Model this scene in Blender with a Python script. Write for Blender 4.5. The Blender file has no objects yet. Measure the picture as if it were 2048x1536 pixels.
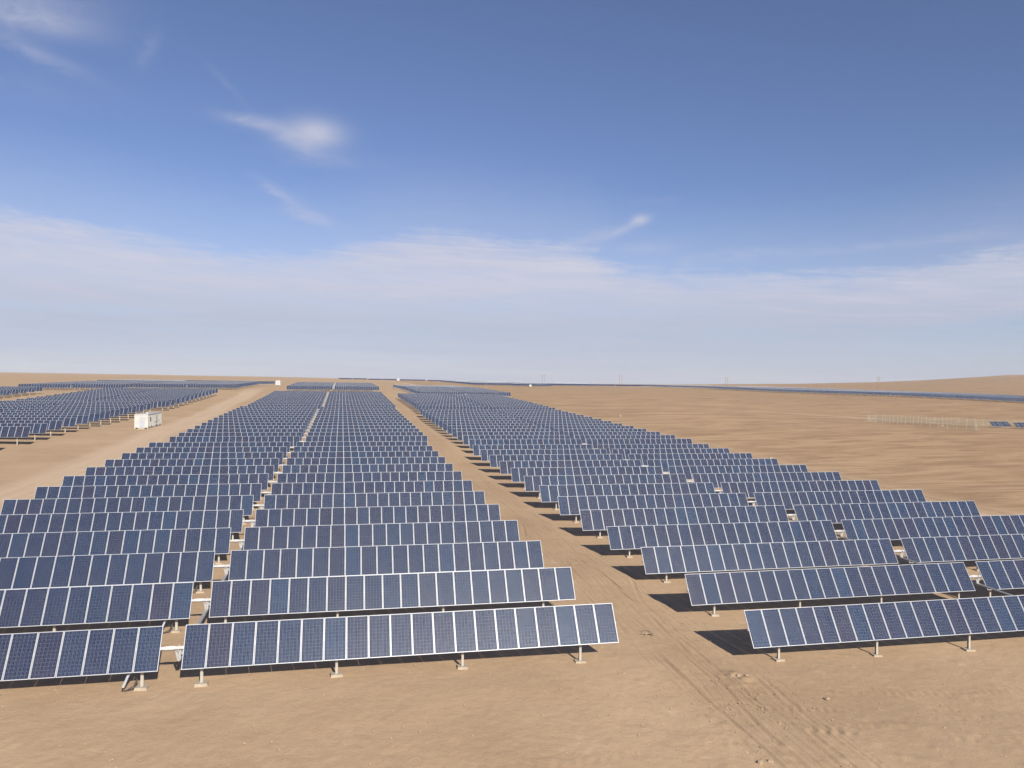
import bpy, math, random
import numpy as np
from mathutils import Matrix, Vector

sc = bpy.context.scene
col = sc.collection
rad = math.radians
random.seed(7)
rng = np.random.default_rng(11)

# ------------------------------------------------------------------ camera
H0 = 14.4                                    # camera height above the near ground
F, YAW, PITCH, ROLL = 1555.96, 0.21514, -0.0045, 0.0145
cyw, syw, cp, sp = math.cos(YAW), math.sin(YAW), math.cos(PITCH), math.sin(PITCH)
fwd = Vector((syw*cp, cyw*cp, sp)); r0 = Vector((cyw, -syw, 0)); u0 = r0.cross(fwd)
rgt = r0*math.cos(ROLL) + u0*math.sin(ROLL); upv = -r0*math.sin(ROLL) + u0*math.cos(ROLL)
cd = bpy.data.cameras.new('camera'); cam = bpy.data.objects.new('camera', cd); col.objects.link(cam)
cd.sensor_width = 36; cd.lens = F/2048*36; cd.clip_start = 0.5; cd.clip_end = 20000
M = Matrix.Identity(4)
for i in range(3):
    M[i][0], M[i][1], M[i][2] = rgt[i], upv[i], -fwd[i]
M[2][3] = H0
cam.matrix_world = M
sc.camera = cam

# ------------------------------------------------------------------ exposure, sun
sc.view_settings.view_transform = 'Standard'; sc.view_settings.look = 'None'
sc.view_settings.exposure = 0.5; sc.view_settings.gamma = 1.0; sc.view_settings.use_curve_mapping = False
sc.render.film_transparent = False
SUN_EL, SUN_AZ = rad(29.3), rad(167.7)        # azimuth clockwise from +Y
sd = bpy.data.lights.new('sun', 'SUN'); sd.energy = 4.7; sd.angle = rad(0.53); sd.color = (1.0, 0.93, 0.83)
sun = bpy.data.objects.new('sun', sd); col.objects.link(sun)
sv = Vector((math.sin(SUN_AZ)*math.cos(SUN_EL), math.cos(SUN_AZ)*math.cos(SUN_EL), math.sin(SUN_EL)))
sun.rotation_euler = sv.to_track_quat('Z', 'Y').to_euler(); sun.location = (30, -60, 60)

# ------------------------------------------------------------------ node helper
class NT:
    def __init__(s, tree): s.t = tree; s.n = tree.nodes; s.l = tree.links
    def new(s, typ, **kw):
        nd = s.n.new(typ)
        for k, v in kw.items(): setattr(nd, k, v)
        return nd
    def put(s, sock, v):
        if hasattr(v, 'is_output'): s.l.new(v, sock)
        elif v is not None: sock.default_value = v
    def m(s, op, a, b=None, c=None, clamp=False):
        nd = s.new('ShaderNodeMath', operation=op, use_clamp=clamp)
        s.put(nd.inputs[0], a)
        if b is not None: s.put(nd.inputs[1], b)
        if c is not None: s.put(nd.inputs[2], c)
        return nd.outputs[0]
    def sstep(s, v, lo, hi):
        nd = s.new('ShaderNodeMapRange', interpolation_type='SMOOTHSTEP')
        s.put(nd.inputs['Value'], v); s.put(nd.inputs['From Min'], lo); s.put(nd.inputs['From Max'], hi)
        return nd.outputs['Result']
    def rng(s, v, lo, hi, a, b):
        nd = s.new('ShaderNodeMapRange', clamp=True)
        s.put(nd.inputs['Value'], v)
        for k, x in (('From Min', lo), ('From Max', hi), ('To Min', a), ('To Max', b)): s.put(nd.inputs[k], x)
        return nd.outputs['Result']
    def xyz(s, a, b, c):
        nd = s.new('ShaderNodeCombineXYZ')
        for i, v in enumerate((a, b, c)): s.put(nd.inputs[i], v)
        return nd.outputs[0]
    def noise(s, vec, scale, detail=4, rough=0.55, dist=0.0):
        nd = s.new('ShaderNodeTexNoise'); s.put(nd.inputs['Vector'], vec)
        nd.inputs['Scale'].default_value = scale; nd.inputs['Detail'].default_value = detail
        nd.inputs['Roughness'].default_value = rough; nd.inputs['Distortion'].default_value = dist
        return nd.outputs['Fac']
    def mix(s, f, a, b):
        nd = s.new('ShaderNodeMix', data_type='RGBA'); s.put(nd.inputs[0], f)
        s.put(nd.inputs[6], a if hasattr(a, 'is_output') else (*a, 1) if len(a) == 3 else a)
        s.put(nd.inputs[7], b if hasattr(b, 'is_output') else (*b, 1) if len(b) == 3 else b)
        return nd.outputs[2]

# ------------------------------------------------------------------ world: daylight sky with cirrus
w = bpy.data.worlds.new("World"); sc.world = w; w.use_nodes = True
N = NT(w.node_tree); N.n.clear()
sky = N.new('ShaderNodeTexSky', sky_type='NISHITA'); sky.sun_disc = False
sky.sun_elevation = SUN_EL; sky.sun_rotation = SUN_AZ
sky.altitude = 1200; sky.air_density = 1.0; sky.dust_density = 0.5; sky.ozone_density = 2.6
def TINT(c):
    nd = N.new('ShaderNodeMix', data_type='RGBA', blend_type='MULTIPLY'); nd.inputs[0].default_value = 1.0
    N.put(nd.inputs[6], c); nd.inputs[7].default_value = (0.92, 0.905, 1.09, 1); return nd.outputs[2]
bg1 = N.new('ShaderNodeBackground'); N.l.new(TINT(sky.outputs[0]), bg1.inputs[0]); bg1.inputs[1].default_value = 0.066
bg2 = N.new('ShaderNodeBackground'); bg2.inputs[0].default_value = (0.530, 0.540, 0.680, 1); bg2.inputs[1].default_value = 0.735
tc = N.new('ShaderNodeTexCoord')
nrm = N.new('ShaderNodeVectorMath', operation='NORMALIZE'); N.l.new(tc.outputs['Generated'], nrm.inputs[0])
sx = N.new('ShaderNodeSeparateXYZ'); N.l.new(nrm.outputs[0], sx.inputs[0])
AZ = N.m('MULTIPLY', N.m('ARCTAN2', sx.outputs[0], sx.outputs[1]), 57.2958)
EL = N.m('MULTIPLY', N.m('ARCSINE', sx.outputs[2]), 57.2958)
n1 = N.noise(N.xyz(N.m('MULTIPLY', AZ, 0.10), N.m('MULTIPLY', EL, 0.42), 3.1), 1.0, 6, 0.6, 0.6)
n2 = N.noise(N.xyz(N.m('MULTIPLY', AZ, 0.05), N.m('MULTIPLY', EL, 0.9), 8.7), 1.0, 5, 0.55, 0.3)
n3 = N.noise(N.xyz(N.m('MULTIPLY', AZ, 0.55), N.m('MULTIPLY', EL, 1.3), 1.7), 1.0, 7, 0.62, 0.8)
n4 = N.noise(N.xyz(N.m('MULTIPLY', N.m('SUBTRACT', AZ, N.m('MULTIPLY', EL, 1.2)), 0.16), N.m('MULTIPLY', N.m('ADD', EL, N.m('MULTIPLY', AZ, 0.06)), 2.1), 5.2), 1.0, 8, 0.66, 0.9)
fc = N.new('ShaderNodeFloatCurve')
cv = fc.mapping.curves[0]
pts = [(-60, 9.0), (-30, 9.9), (-21.1, 10.4), (-12.7, 9.7), (-8, 9.2), (-3, 9.3), (0.4, 10.0), (4, 10.9), (7.6, 11.2), (11.3, 10.8), (17, 10.2), (21, 8.7), (25, 8.3), (29.2, 8.3), (35.7, 8.1), (40, 8.5), (45.5, 9.1), (60, 9.4), (90, 8.5)]
pp = [((a+60)/150, t/20) for a, t in pts]
cv.points[0].location = pp[0]; cv.points[1].location = pp[-1]
for p in pp[1:-1]: cv.points.new(*p)
fc.mapping.update()
N.put(fc.inputs['Value'], N.rng(AZ, -60, 90, 0, 1))
top = N.m('MULTIPLY', fc.outputs[0], 20)
dd = N.m('ADD', N.m('SUBTRACT', top, EL), N.m('MULTIPLY', N.m('SUBTRACT', n3, 0.5), 1.6))
band = N.sstep(N.m('ADD', dd, N.m('MULTIPLY', N.m('SUBTRACT', n4, 0.5), 1.7)), -1.0, 2.2)
veil = N.m('MULTIPLY', N.sstep(dd, -6.0, 2.0), 0.26)
low = N.sstep(EL, 1.0, 6.5)                              # thinner towards the horizon
streak = N.rng(N.m('ADD', N.m('MULTIPLY', n2, 0.6), N.m('MULTIPLY', n4, 0.4)), 0.34, 0.64, 0.72, 1.0)
body = N.m('MULTIPLY', N.m('MULTIPLY', band, streak), N.rng(low, 0, 1, 0.90, 0.97))
# clearer air below the band at the right
clr = N.m('MULTIPLY', N.sstep(AZ, 30, 46), N.m('MULTIPLY', N.sstep(EL, 0.2, 2.2), N.sstep(N.m('SUBTRACT', N.m('ADD', 2.5, N.m('MULTIPLY', N.m('SUBTRACT', AZ, 30), 0.15)), EL), -0.5, 0.8)))
body = N.m('MULTIPLY', body, N.m('SUBTRACT', 1.0, N.m('MULTIPLY', clr, 0.34)))
def blob(az, el, a, b, rot, amp, nz=0.6, warp=1.0):
    dx = N.m('ADD', N.m('SUBTRACT', AZ, az), N.m('MULTIPLY', N.m('SUBTRACT', n3, 0.5), 3.0*warp*a/4))
    dy = N.m('ADD', N.m('SUBTRACT', EL, el), N.m('MULTIPLY', N.m('SUBTRACT', n1, 0.5), 2.0*warp*b))
    c, s_ = math.cos(rad(rot)), math.sin(rad(rot))
    X = N.m('ADD', N.m('MULTIPLY', dx, c/a), N.m('MULTIPLY', dy, s_/a))
    Y = N.m('ADD', N.m('MULTIPLY', dx, -s_/b), N.m('MULTIPLY', dy, c/b))
    q = N.m('ADD', N.m('MULTIPLY', X, X), N.m('MULTIPLY', Y, Y))
    g = N.m('EXPONENT', N.m('MULTIPLY', q, -1.0))
    return N.m('MULTIPLY', g, N.m('MULTIPLY', N.rng(n3, 0.28, 0.68, 1-nz, 1.0), amp))
blobs = [(-2.1, 16.9, 1.9, 0.92, 0, 0.80, 0.2, 0.12), (-3.7, 16.3, 1.8, 0.65, -18, 0.38, 0.5, 0.25), (-6.0, 17.2, 2.4, 0.42, -5, 0.44, 0.6, 0.25),
         (-1.1, 15.3, 3.4, 0.55, 0, 0.16, 0.9, 1.0),
         (-4.5, 12.75, 1.5, 0.33, -30, 0.26, 0.6, 1.0), (-2.3, 11.35, 1.5, 0.38, -12, 0.42, 0.6, 1.0), (-3.4, 12.1, 2.2, 0.5, -28, 0.14, 0.8, 1.0),
         (21.5, 11.65, 0.62, 0.36, 5, 0.65, 0.3, 0.2), (20.3, 11.0, 1.5, 0.26, 24, 0.34, 0.4, 0.5), (17.8, 10.4, 2.4, 0.4, 14, 0.30, 0.5, 0.8), (22.6, 12.9, 1.6, 0.25, 4, 0.12, 0.7, 1.0),
         (22.2, 9.7, 2.2, 0.5, 2, 0.22, 0.6, 1.0),
         (-19.5, 21.1, 3.6, 0.85, 2, 0.50, 0.5, 0.5), (-19.5, 22.4, 4.0, 0.9, 5, 0.32, 0.7, 0.6), (-19.6, 19.4, 3.2, 0.45, -14, 0.28, 0.7, 1.0), (-13.0, 20.6, 1.3, 0.5, 60, 0.14, 0.8, 1.0),
         (-8.0, 19.3, 2.2, 0.25, -40, 0.10, 0.8, 1.0), (-20, 17.5, 5.0, 1.0, 0, 0.08, 0.9, 1.0),
         (39.5, 9.3, 7.0, 0.32, 3, 0.20, 0.7, 1.0), (45.5, 8.2, 4.5, 0.7, 14, 0.22, 0.5, 1.0), (28.5, 9.0, 6.0, 0.45, 4, 0.18, 0.8, 1.0),
         (-55, 30, 10, 3, 10, 0.4, 0.7, 1.0), (90, 25, 14, 3, 10, 0.4, 0.7, 1.0)]
tot = N.m('MAXIMUM', body, N.m('ADD', veil, 0.035))
for b in blobs: tot = N.m('ADD', tot, N.m('MULTIPLY', blob(*b), N.m('SUBTRACT', 1.0, tot, clamp=True)))
tot = N.m('MINIMUM', tot, 0.97)
hi_ = N.m('MULTIPLY', N.sstep(EL, 3.0, 8.0), 1.0)
ccol = N.mix(N.m('ADD', N.m('MULTIPLY', hi_, 0.75), N.m('MULTIPLY', N.m('SUBTRACT', n4, 0.4), 0.7), clamp=True), (0.450, 0.482, 0.600), (0.620, 0.617, 0.712))
N.l.new(ccol, bg2.inputs[0])
mx = N.new('ShaderNodeMixShader'); N.l.new(tot, mx.inputs[0]); N.l.new(bg1.outputs[0], mx.inputs[1]); N.l.new(bg2.outputs[0], mx.inputs[2])
wo = N.new('ShaderNodeOutputWorld'); N.l.new(mx.outputs[0], wo.inputs[0])

# ------------------------------------------------------------------ terrain height (relative to the camera, then +H0)
P = 7.182; GAP = 0.923; TILT = math.atan2(1.633, 1.046); CH = 1.939
#  name      X       Y0     z0       z1      z2        zx     rows  ground below the panel's top edge: left, right
BL = {
 'c1': (-7.11, 36.87, -11.087, .1022, .00021, .0015, 13, 2.40, 2.76),
 'r1': (41.06, 36.93, -11.775, .1207, -.00043, .0011, 13, 2.50, 2.62),
 'c2': (-6.16, 132.28, -9.622, .1464, .00025, .0026, 13, 2.45, 2.60),
 'r2': (41.80, 131.37, -10.100, .1444, .00051, .0004, 13, 2.50, 2.60),
 'c3': (-5.23, 228.12, -7.623, .1890, .00088, .0038, 13, 2.45, 2.55),
 'r3': (42.13, 225.6, -7.806, .2258, -.00495, -.0060, 13, 2.50, 2.55),
 'c4': (-3.77, 362.57, -3.762, .1076, .0, .0026, 13, 2.5, 2.5),
 'r4': (53.70, 342.30, -5.42, .1040, .0, .0030, 13, 2.5, 2.5),
 'r5': (53.70, 437.9, -4.08, .0050, .0, .0, 13, 2.5, 2.5),
 'l0': (-68.9, 40.2, -9.60, .0950, .0, .0, 13, 2.7, 2.95),
 'l1': (-68.2, 135.8, -8.332, .1076, -.00007, .0, 13, 2.7, 2.95),
 'l2': (-67.12, 231.38, -7.138, .1868, .00023, .0045, 13, 2.6, 2.75),
 'm2': (-128.3, 231.4, -7.138, .1900, .00023, .0, 13, 2.6, 2.7),
 'fa': (-112.89, 365.4, -4.23, .0850, .0, .0092, 13, 2.5, 2.5),
 'fb': (-65.09, 357.2, -3.52, .0700, .0, .0078, 13, 2.5, 2.5),
 'fc': (-64.6, 462.0, -2.40, -.0350, .0, .0, 13, 2.5, 2.5),
 'fd': (-112.0, 470.0, -3.00, .0100, .0, .0, 13, 2.5, 2.5),
}
ctrl = []
for nm, (X, Y, a, b, c, zx, n, gl, gr) in BL.items():
    for k in (0, 6, 12):
        zt = a + b*k + c*k*k
        for dx, g in ((-20.4, gl), (20.4, gr)):
            ctrl.append((X+dx, Y+k*P-.5, zt + zx*dx - g))
def px_pt(x, D, z):                                       # a point at optical depth D in the column of pixel x
    t = (x-1024)/1556.0
    return (D*(syw + t*cyw), D*(cyw - t*syw), z)
ctrl += [(-35, 24, -13.75), (0, 22, -14.1), (25, 22, -14.6), (60, 22, -15.2), (-80, 30, -13.3), (110, 30, -15.2), (-39, 172, -10.6),
         (100, 100, -13.1), (150, 164, -10.75), (150, 199, -10.5), (189, 197, -11.6), (175, 175, -11.2), (110, 260, -9.6), (95, 330, -8.3),
         (230, 260, -9.0), (200, 120, -13.0), (300, 200, -9.5), (0, -60, -15.2), (-120, -60, -14), (160, -60, -17),
         px_pt(2048, 350, -7.0), px_pt(1780, 436, -6.0), px_pt(1520, 571, -5.8), px_pt(1400, 667, -4.85), px_pt(1284, 797, -4.6), (390, 310, -8.4), (390, 760, -5.8),
         px_pt(1105, 800, -6.2), px_pt(946, 800, -5.4), px_pt(878, 1085, -3.6), px_pt(800, 1180, -2.9), px_pt(690, 1180, -2.4), px_pt(760, 800, -4.6), px_pt(600, 800, -4.5),
         px_pt(300, 700, -3.6), px_pt(0, 600, -3.6), px_pt(0, 900, -2.2), px_pt(300, 1000, -2.0), px_pt(600, 1100, -2.2), px_pt(1180, 1000, -5.0), px_pt(1284, 1150, -6.0), px_pt(1500, 1100, -6.0), px_pt(1800, 900, -4.2), px_pt(2300, 800, -4.5),
         (-300, 300, -4.5), (-300, 100, -8), (450, 100, -11), (450, -60, -14), (-300, -60, -12), px_pt(1284, 450, -7.3), px_pt(1000, 560, -6.6), px_pt(1150, 620, -6.4)]
ctrl = np.array(ctrl, float)
# clouds of near-duplicate points are fine: smooth thin-plate spline with a small ridge
S = 100.0
cxy = ctrl[:, :2]/S
def _U(r2): return np.where(r2 > 0, 0.5*r2*np.log(np.maximum(r2, 1e-12)), 0.0)
_n = len(ctrl)
_K = _U(((cxy[:, None]-cxy[None])**2).sum(-1)) + np.eye(_n)*2e-4
_Pm = np.hstack([np.ones((_n, 1)), cxy])
_A = np.vstack([np.hstack([_K, _Pm]), np.hstack([_Pm.T, np.zeros((3, 3))])])
_W = np.linalg.solve(_A, np.concatenate([ctrl[:, 2], np.zeros(3)]))
_px = np.array([-2000, 0, 300, 600, 680, 900, 1066, 1284, 1400, 1450, 1520, 1600, 1700, 1760, 1800, 1860, 1920, 2000, 2048, 2400, 6000], float)
_sk = np.array([1, 1, 1, 0.2, -1, -3, -5, -5.5, -3.2, -1.2, 0.2, 1.8, 4.3, 6, 8, 10.6, 14.5, 19, 20.5, 18, 12], float)
def _vn(x, y, seed):
    """smooth value noise"""
    r = np.random.default_rng(seed); tab = r.random((256, 256))
    xi = np.floor(x).astype(int); yi = np.floor(y).astype(int); fx = x-xi; fy = y-yi
    fx = fx*fx*(3-2*fx); fy = fy*fy*(3-2*fy)
    g = lambda i, j: tab[i % 256, j % 256]
    return (g(xi, yi)*(1-fx)+g(xi+1, yi)*fx)*(1-fy) + (g(xi, yi+1)*(1-fx)+g(xi+1, yi+1)*fx)*fy - 0.5
def hg(x, y):
    """ground height in the scene at arrays x, y"""
    x = np.asarray(x, float); y = np.asarray(y, float); sh = x.shape
    xf, yf = x.ravel(), y.ravel(); out = np.empty_like(xf)
    R = np.hypot(xf, yf); sc_ = np.minimum(1.0, 1250/np.maximum(R, 1))
    xn, yn = xf*sc_, yf*sc_
    for i in range(0, len(xf), 20000):
        q = np.stack([xn[i:i+20000], yn[i:i+20000]], 1)/S
        out[i:i+20000] = _U(((q[:, None]-cxy[None])**2).sum(-1)) @ _W[:_n] + _W[_n] + q @ _W[_n+1:]
    out = np.clip(out, -22, -1.5)
    az = np.arctan2(xf, yf) - YAW
    px = np.where(np.abs(az) < 1.25, 1024 + 1556*np.tan(np.clip(az, -1.25, 1.25)), np.where(az > 0, 6000, -2000))
    s = np.interp(px, _px, _sk)
    wob = np.sin(px/37.0)*0.25 + np.sin(px/91.0+1)*0.35
    Rc = np.minimum(R, 3200)
    far = (s + wob*np.clip(s, 0, 3)/3)/1556*Rc
    far = far + np.clip(s, 0, 25)/20*(11*_vn(xf/260, yf/260, 71) + 5*_vn(xf/90, yf/90, 72))*np.clip((R-1500)/700, 0, 1)
    t = np.clip((R-1100)/(2100-1100), 0, 1); t = t*t*(3-2*t)
    out = out*(1-t) + far*t
    # the far plain beyond the ridge never climbs above it
    return (out + H0).reshape(sh)
def hg1(x, y): return float(hg(np.array([x]), np.array([y]))[0])

# ------------------------------------------------------------------ mesh helpers
def mesh(name, verts, faces, mats=(), midx=None, smooth=False):
    me = bpy.data.meshes.new(name); me.from_pydata([tuple(v) for v in verts], [], faces)
    for m_ in mats: me.materials.append(m_)
    if midx is not None: me.polygons.foreach_set('material_index', midx)
    if smooth: me.polygons.foreach_set('use_smooth', [True]*len(me.polygons))
    me.update(); return me
def obj(name, me, parent=None, loc=None, rot=None, scale=None):
    o = bpy.data.objects.new(name, me); col.objects.link(o)
    if parent is not None: o.parent = parent
    if loc is not None: o.location = loc
    if rot is not None: o.rotation_euler = rot
    if scale is not None: o.scale = scale
    return o
def tag(o, label, cat, group=None, kind=None):
    if label: o['label'] = label
    if cat: o['category'] = cat
    if group: o['group'] = group
    if kind: o['kind'] = kind
    return o
class MB:
    def __init__(s): s.v = []; s.f = []; s.m = []
    def box(s, c, size, mat=0, R=None, skip=()):
        hx, hy, hz = [q/2 for q in size]; b = len(s.v)
        for x, y, z in ((-1,-1,-1),(1,-1,-1),(1,1,-1),(-1,1,-1),(-1,-1,1),(1,-1,1),(1,1,1),(-1,1,1)):
            p = Vector((x*hx, y*hy, z*hz))
            if R is not None: p = R @ p
            s.v.append((p[0]+c[0], p[1]+c[1], p[2]+c[2]))
        for i, f in enumerate(((0,3,2,1),(4,5,6,7),(0,1,5,4),(1,2,6,5),(2,3,7,6),(3,0,4,7))):
            if i in skip: continue
            s.f.append(tuple(b+q for q in f)); s.m.append(mat)
        return s
    def bar(s, a, b_, w_, h_, mat=0):
        a, b_ = Vector(a), Vector(b_); d = b_-a
        q = d.to_track_quat('Y', 'Z').to_matrix()
        return s.box(tuple((a+b_)/2), (w_, d.length, h_), mat, q)
    def tube(s, pts_, r, n=8, mat=0, caps=True):
        base = len(s.v); pts_ = [Vector(p) for p in pts_]
        for i, p in enumerate(pts_):
            d = (pts_[min(i+1, len(pts_)-1)] - pts_[max(i-1, 0)]).normalized()
            a = d.orthogonal().normalized() if i == 0 else (s._a - d*s._a.dot(d)).normalized()
            s._a = a; b_ = d.cross(a); rr = r[i] if isinstance(r, (list, tuple)) else r
            for k in range(n):
                t = 2*math.pi*k/n; q = p + (a*math.cos(t) + b_*math.sin(t))*rr; s.v.append(tuple(q))
        for i in range(len(pts_)-1):
            for k in range(n):
                k2 = (k+1) % n
                s.f.append((base+i*n+k, base+i*n+k2, base+(i+1)*n+k2, base+(i+1)*n+k)); s.m.append(mat)
        if caps:
            s.f.append(tuple(base+k for k in reversed(range(n)))); s.m.append(mat)
            s.f.append(tuple(base+(len(pts_)-1)*n+k for k in range(n))); s.m.append(mat)
        return s
    def mesh(s, name, mats, smooth=False): return mesh(name, s.v, s.f, mats, s.m, smooth)

# ------------------------------------------------------------------ materials
def pmat(name, base, rough=0.6, metal=0.0, spec=0.5):
    m_ = bpy.data.materials.new(name); m_.use_nodes = True
    b = m_.node_tree.nodes['Principled BSDF']
    b.inputs['Base Color'].default_value = (*base, 1); b.inputs['Roughness'].default_value = rough
    b.inputs['Metallic'].default_value = metal; b.inputs['Specular IOR Level'].default_value = spec
    return m_, NT(m_.node_tree), b
def noisy(name, c1, c2, scale, rough=0.6, metal=0.0, bump=0.0, detail=5, spec=0.5):
    m_, T, b = pmat(name, c1, rough, metal, spec)
    tcn = T.new('ShaderNodeTexCoord'); f = T.noise(tcn.outputs['Object'], scale, detail, 0.6)
    T.l.new(T.mix(T.rng(f, 0.35, 0.65, 0, 1), c1, c2), b.inputs['Base Color'])
    if bump:
        bn = T.new('ShaderNodeBump'); bn.inputs['Strength'].default_value = bump; bn.inputs['Distance'].default_value = 0.02
        T.l.new(f, bn.inputs['Height']); T.l.new(bn.outputs[0], b.inputs['Normal'])
    return m_
M_frame = noisy('anodised_aluminium', (0.50, 0.52, 0.54), (0.43, 0.45, 0.47), 6, 0.38, 0.25)
M_galv = noisy('galvanised_steel', (0.46, 0.46, 0.45), (0.36, 0.36, 0.35), 9, 0.5, 0.35)
M_post = noisy('dusty_galvanised_steel', (0.46, 0.44, 0.39), (0.38, 0.36, 0.31), 7, 0.55, 0.25)
M_conc = noisy('pale_concrete', (0.41, 0.35, 0.27), (0.33, 0.27, 0.20), 6, 0.95, 0, 0.4)
M_back = noisy('white_backsheet', (0.60, 0.60, 0.58), (0.54, 0.54, 0.52), 3, 0.6)
M_white = noisy('white_painted_steel', (0.52, 0.51, 0.48), (0.42, 0.40, 0.36), 1.3, 0.5)
M_grey = noisy('grey_painted_steel', (0.38, 0.41, 0.46), (0.34, 0.36, 0.40), 2.0, 0.5)
M_dark = noisy('dark_rubber', (0.03, 0.03, 0.035), (0.05, 0.05, 0.05), 8, 0.6)
M_gap = noisy('vent_shadow_grey', (0.16, 0.15, 0.14), (0.12, 0.12, 0.11), 8, 0.7)
M_yel = noisy('yellow_sign_paint', (0.70, 0.42, 0.05), (0.62, 0.38, 0.05), 8, 0.5)
M_green = noisy('pale_green_post', (0.45, 0.50, 0.42), (0.38, 0.43, 0.36), 5, 0.6)
M_wood = noisy('weathered_wood', (0.34, 0.24, 0.16), (0.24, 0.17, 0.12), 6, 0.9)
M_pvf = noisy('distant_photovoltaic_glass', (0.030, 0.040, 0.085), (0.022, 0.032, 0.070), 0.9, 0.2)
M_rock = noisy('pale_desert_stone', (0.42, 0.32, 0.22), (0.32, 0.235, 0.16), 7, 0.95, 0, 0.5)

# photovoltaic glass: 6 x 12 multicrystalline cells, bus bars along the chord
def pv():
    m_, T, b = pmat('photovoltaic_glass', (0.02, 0.03, 0.09), 0.16)
    tcn = T.new('ShaderNodeTexCoord'); s = T.new('ShaderNodeSeparateXYZ'); T.l.new(tcn.outputs['Object'], s.inputs[0])
    x, y = s.outputs[0], s.outputs[1]
    oi = T.new('ShaderNodeObjectInfo')
    mod = T.m('FLOOR', x); fx = T.m('FRACT', x)
    u = T.m('MULTIPLY', T.m('SUBTRACT', fx, 0.028), 6/0.944); v = T.m('MULTIPLY', T.m('ADD', y, 0.951), 12/1.902)
    ru = T.m('ABSOLUTE', T.m('SUBTRACT', T.m('FRACT', u), 0.5)); rv = T.m('ABSOLUTE', T.m('SUBTRACT', T.m('FRACT', v), 0.5))
    gap = T.m('MAXIMUM', T.m('GREATER_THAN', ru, 0.481), T.m('GREATER_THAN', rv, 0.481))
    border = T.m('MAXIMUM', T.m('GREATER_THAN', T.m('ABSOLUTE', T.m('SUBTRACT', fx, 0.5)), 0.472), T.m('GREATER_THAN', T.m('ABSOLUTE', y), 0.951))
    bus = T.m('LESS_THAN', T.m('ABSOLUTE', T.m('SUBTRACT', T.m('FRACT', T.m('ADD', T.m('MULTIPLY', u, 3.0), 0.0)), 0.5)), 0.032)
    wn = T.new('ShaderNodeTexWhiteNoise', noise_dimensions='3D')
    T.l.new(T.xyz(mod, T.m('MULTIPLY', oi.outputs['Random'], 97.0), 0.5), wn.inputs['Vector'])
    wc = T.new('ShaderNodeTexWhiteNoise', noise_dimensions='3D')
    T.l.new(T.xyz(T.m('FLOOR', T.m('ADD', u, T.m('MULTIPLY', mod, 7))), T.m('FLOOR', v), T.m('MULTIPLY', oi.outputs['Random'], 31.0)), wc.inputs['Vector'])
    r = T.new('ShaderNodeValToRGB'); T.l.new(wn.outputs['Value'], r.inputs[0])
    e = r.color_ramp.elements; e[0].color = (0.011, 0.011, 0.036, 1); e[0].position = 0.0; e[1].color = (0.006, 0.023, 0.064, 1); e[1].position = 1.0
    for ps, c in ((0.10, (0.008, 0.013, 0.042, 1)), (0.6, (0.006, 0.015, 0.047, 1)), (0.90, (0.006, 0.018, 0.053, 1))):
        k = r.color_ramp.elements.new(ps); k.color = c
    cr = T.noise(tcn.outputs['Object'], 42, 2, 0.5)
    hsv = T.new('ShaderNodeHueSaturation'); T.l.new(r.outputs[0], hsv.inputs['Color'])
    T.l.new(T.m('ADD', T.m('ADD', 0.85, T.m('MULTIPLY', wc.outputs['Value'], 0.22)), T.m('MULTIPLY', cr, 0.12)), hsv.inputs['Value'])
    c1 = T.mix(bus, hsv.outputs[0], (0.40, 0.43, 0.48))
    c2 = T.mix(gap, c1, (0.13, 0.18, 0.24))
    c3 = T.mix(border, c2, (0.50, 0.51, 0.52))
    # thin even layer of desert dust
    dn = T.noise(T.xyz(x, T.m('MULTIPLY', y, 1.0), T.m('MULTIPLY', oi.outputs['Random'], 9)), 0.7, 3)
    c4 = T.mix(T.rng(dn, 0.3, 0.7, 0.01, 0.04), c3, (0.42, 0.34, 0.27))
    T.l.new(c4, b.inputs['Base Color'])
    T.l.new(T.m('MULTIPLY', bus, 0.85), b.inputs['Metallic'])
    T.l.new(T.m('ADD', 0.17, T.m('MULTIPLY', bus, 0.20)), b.inputs['Roughness'])
    b.inputs['IOR'].default_value = 1.45; b.inputs['Specular IOR Level'].default_value = 0.40
    return m_
M_pv = pv()

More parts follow.
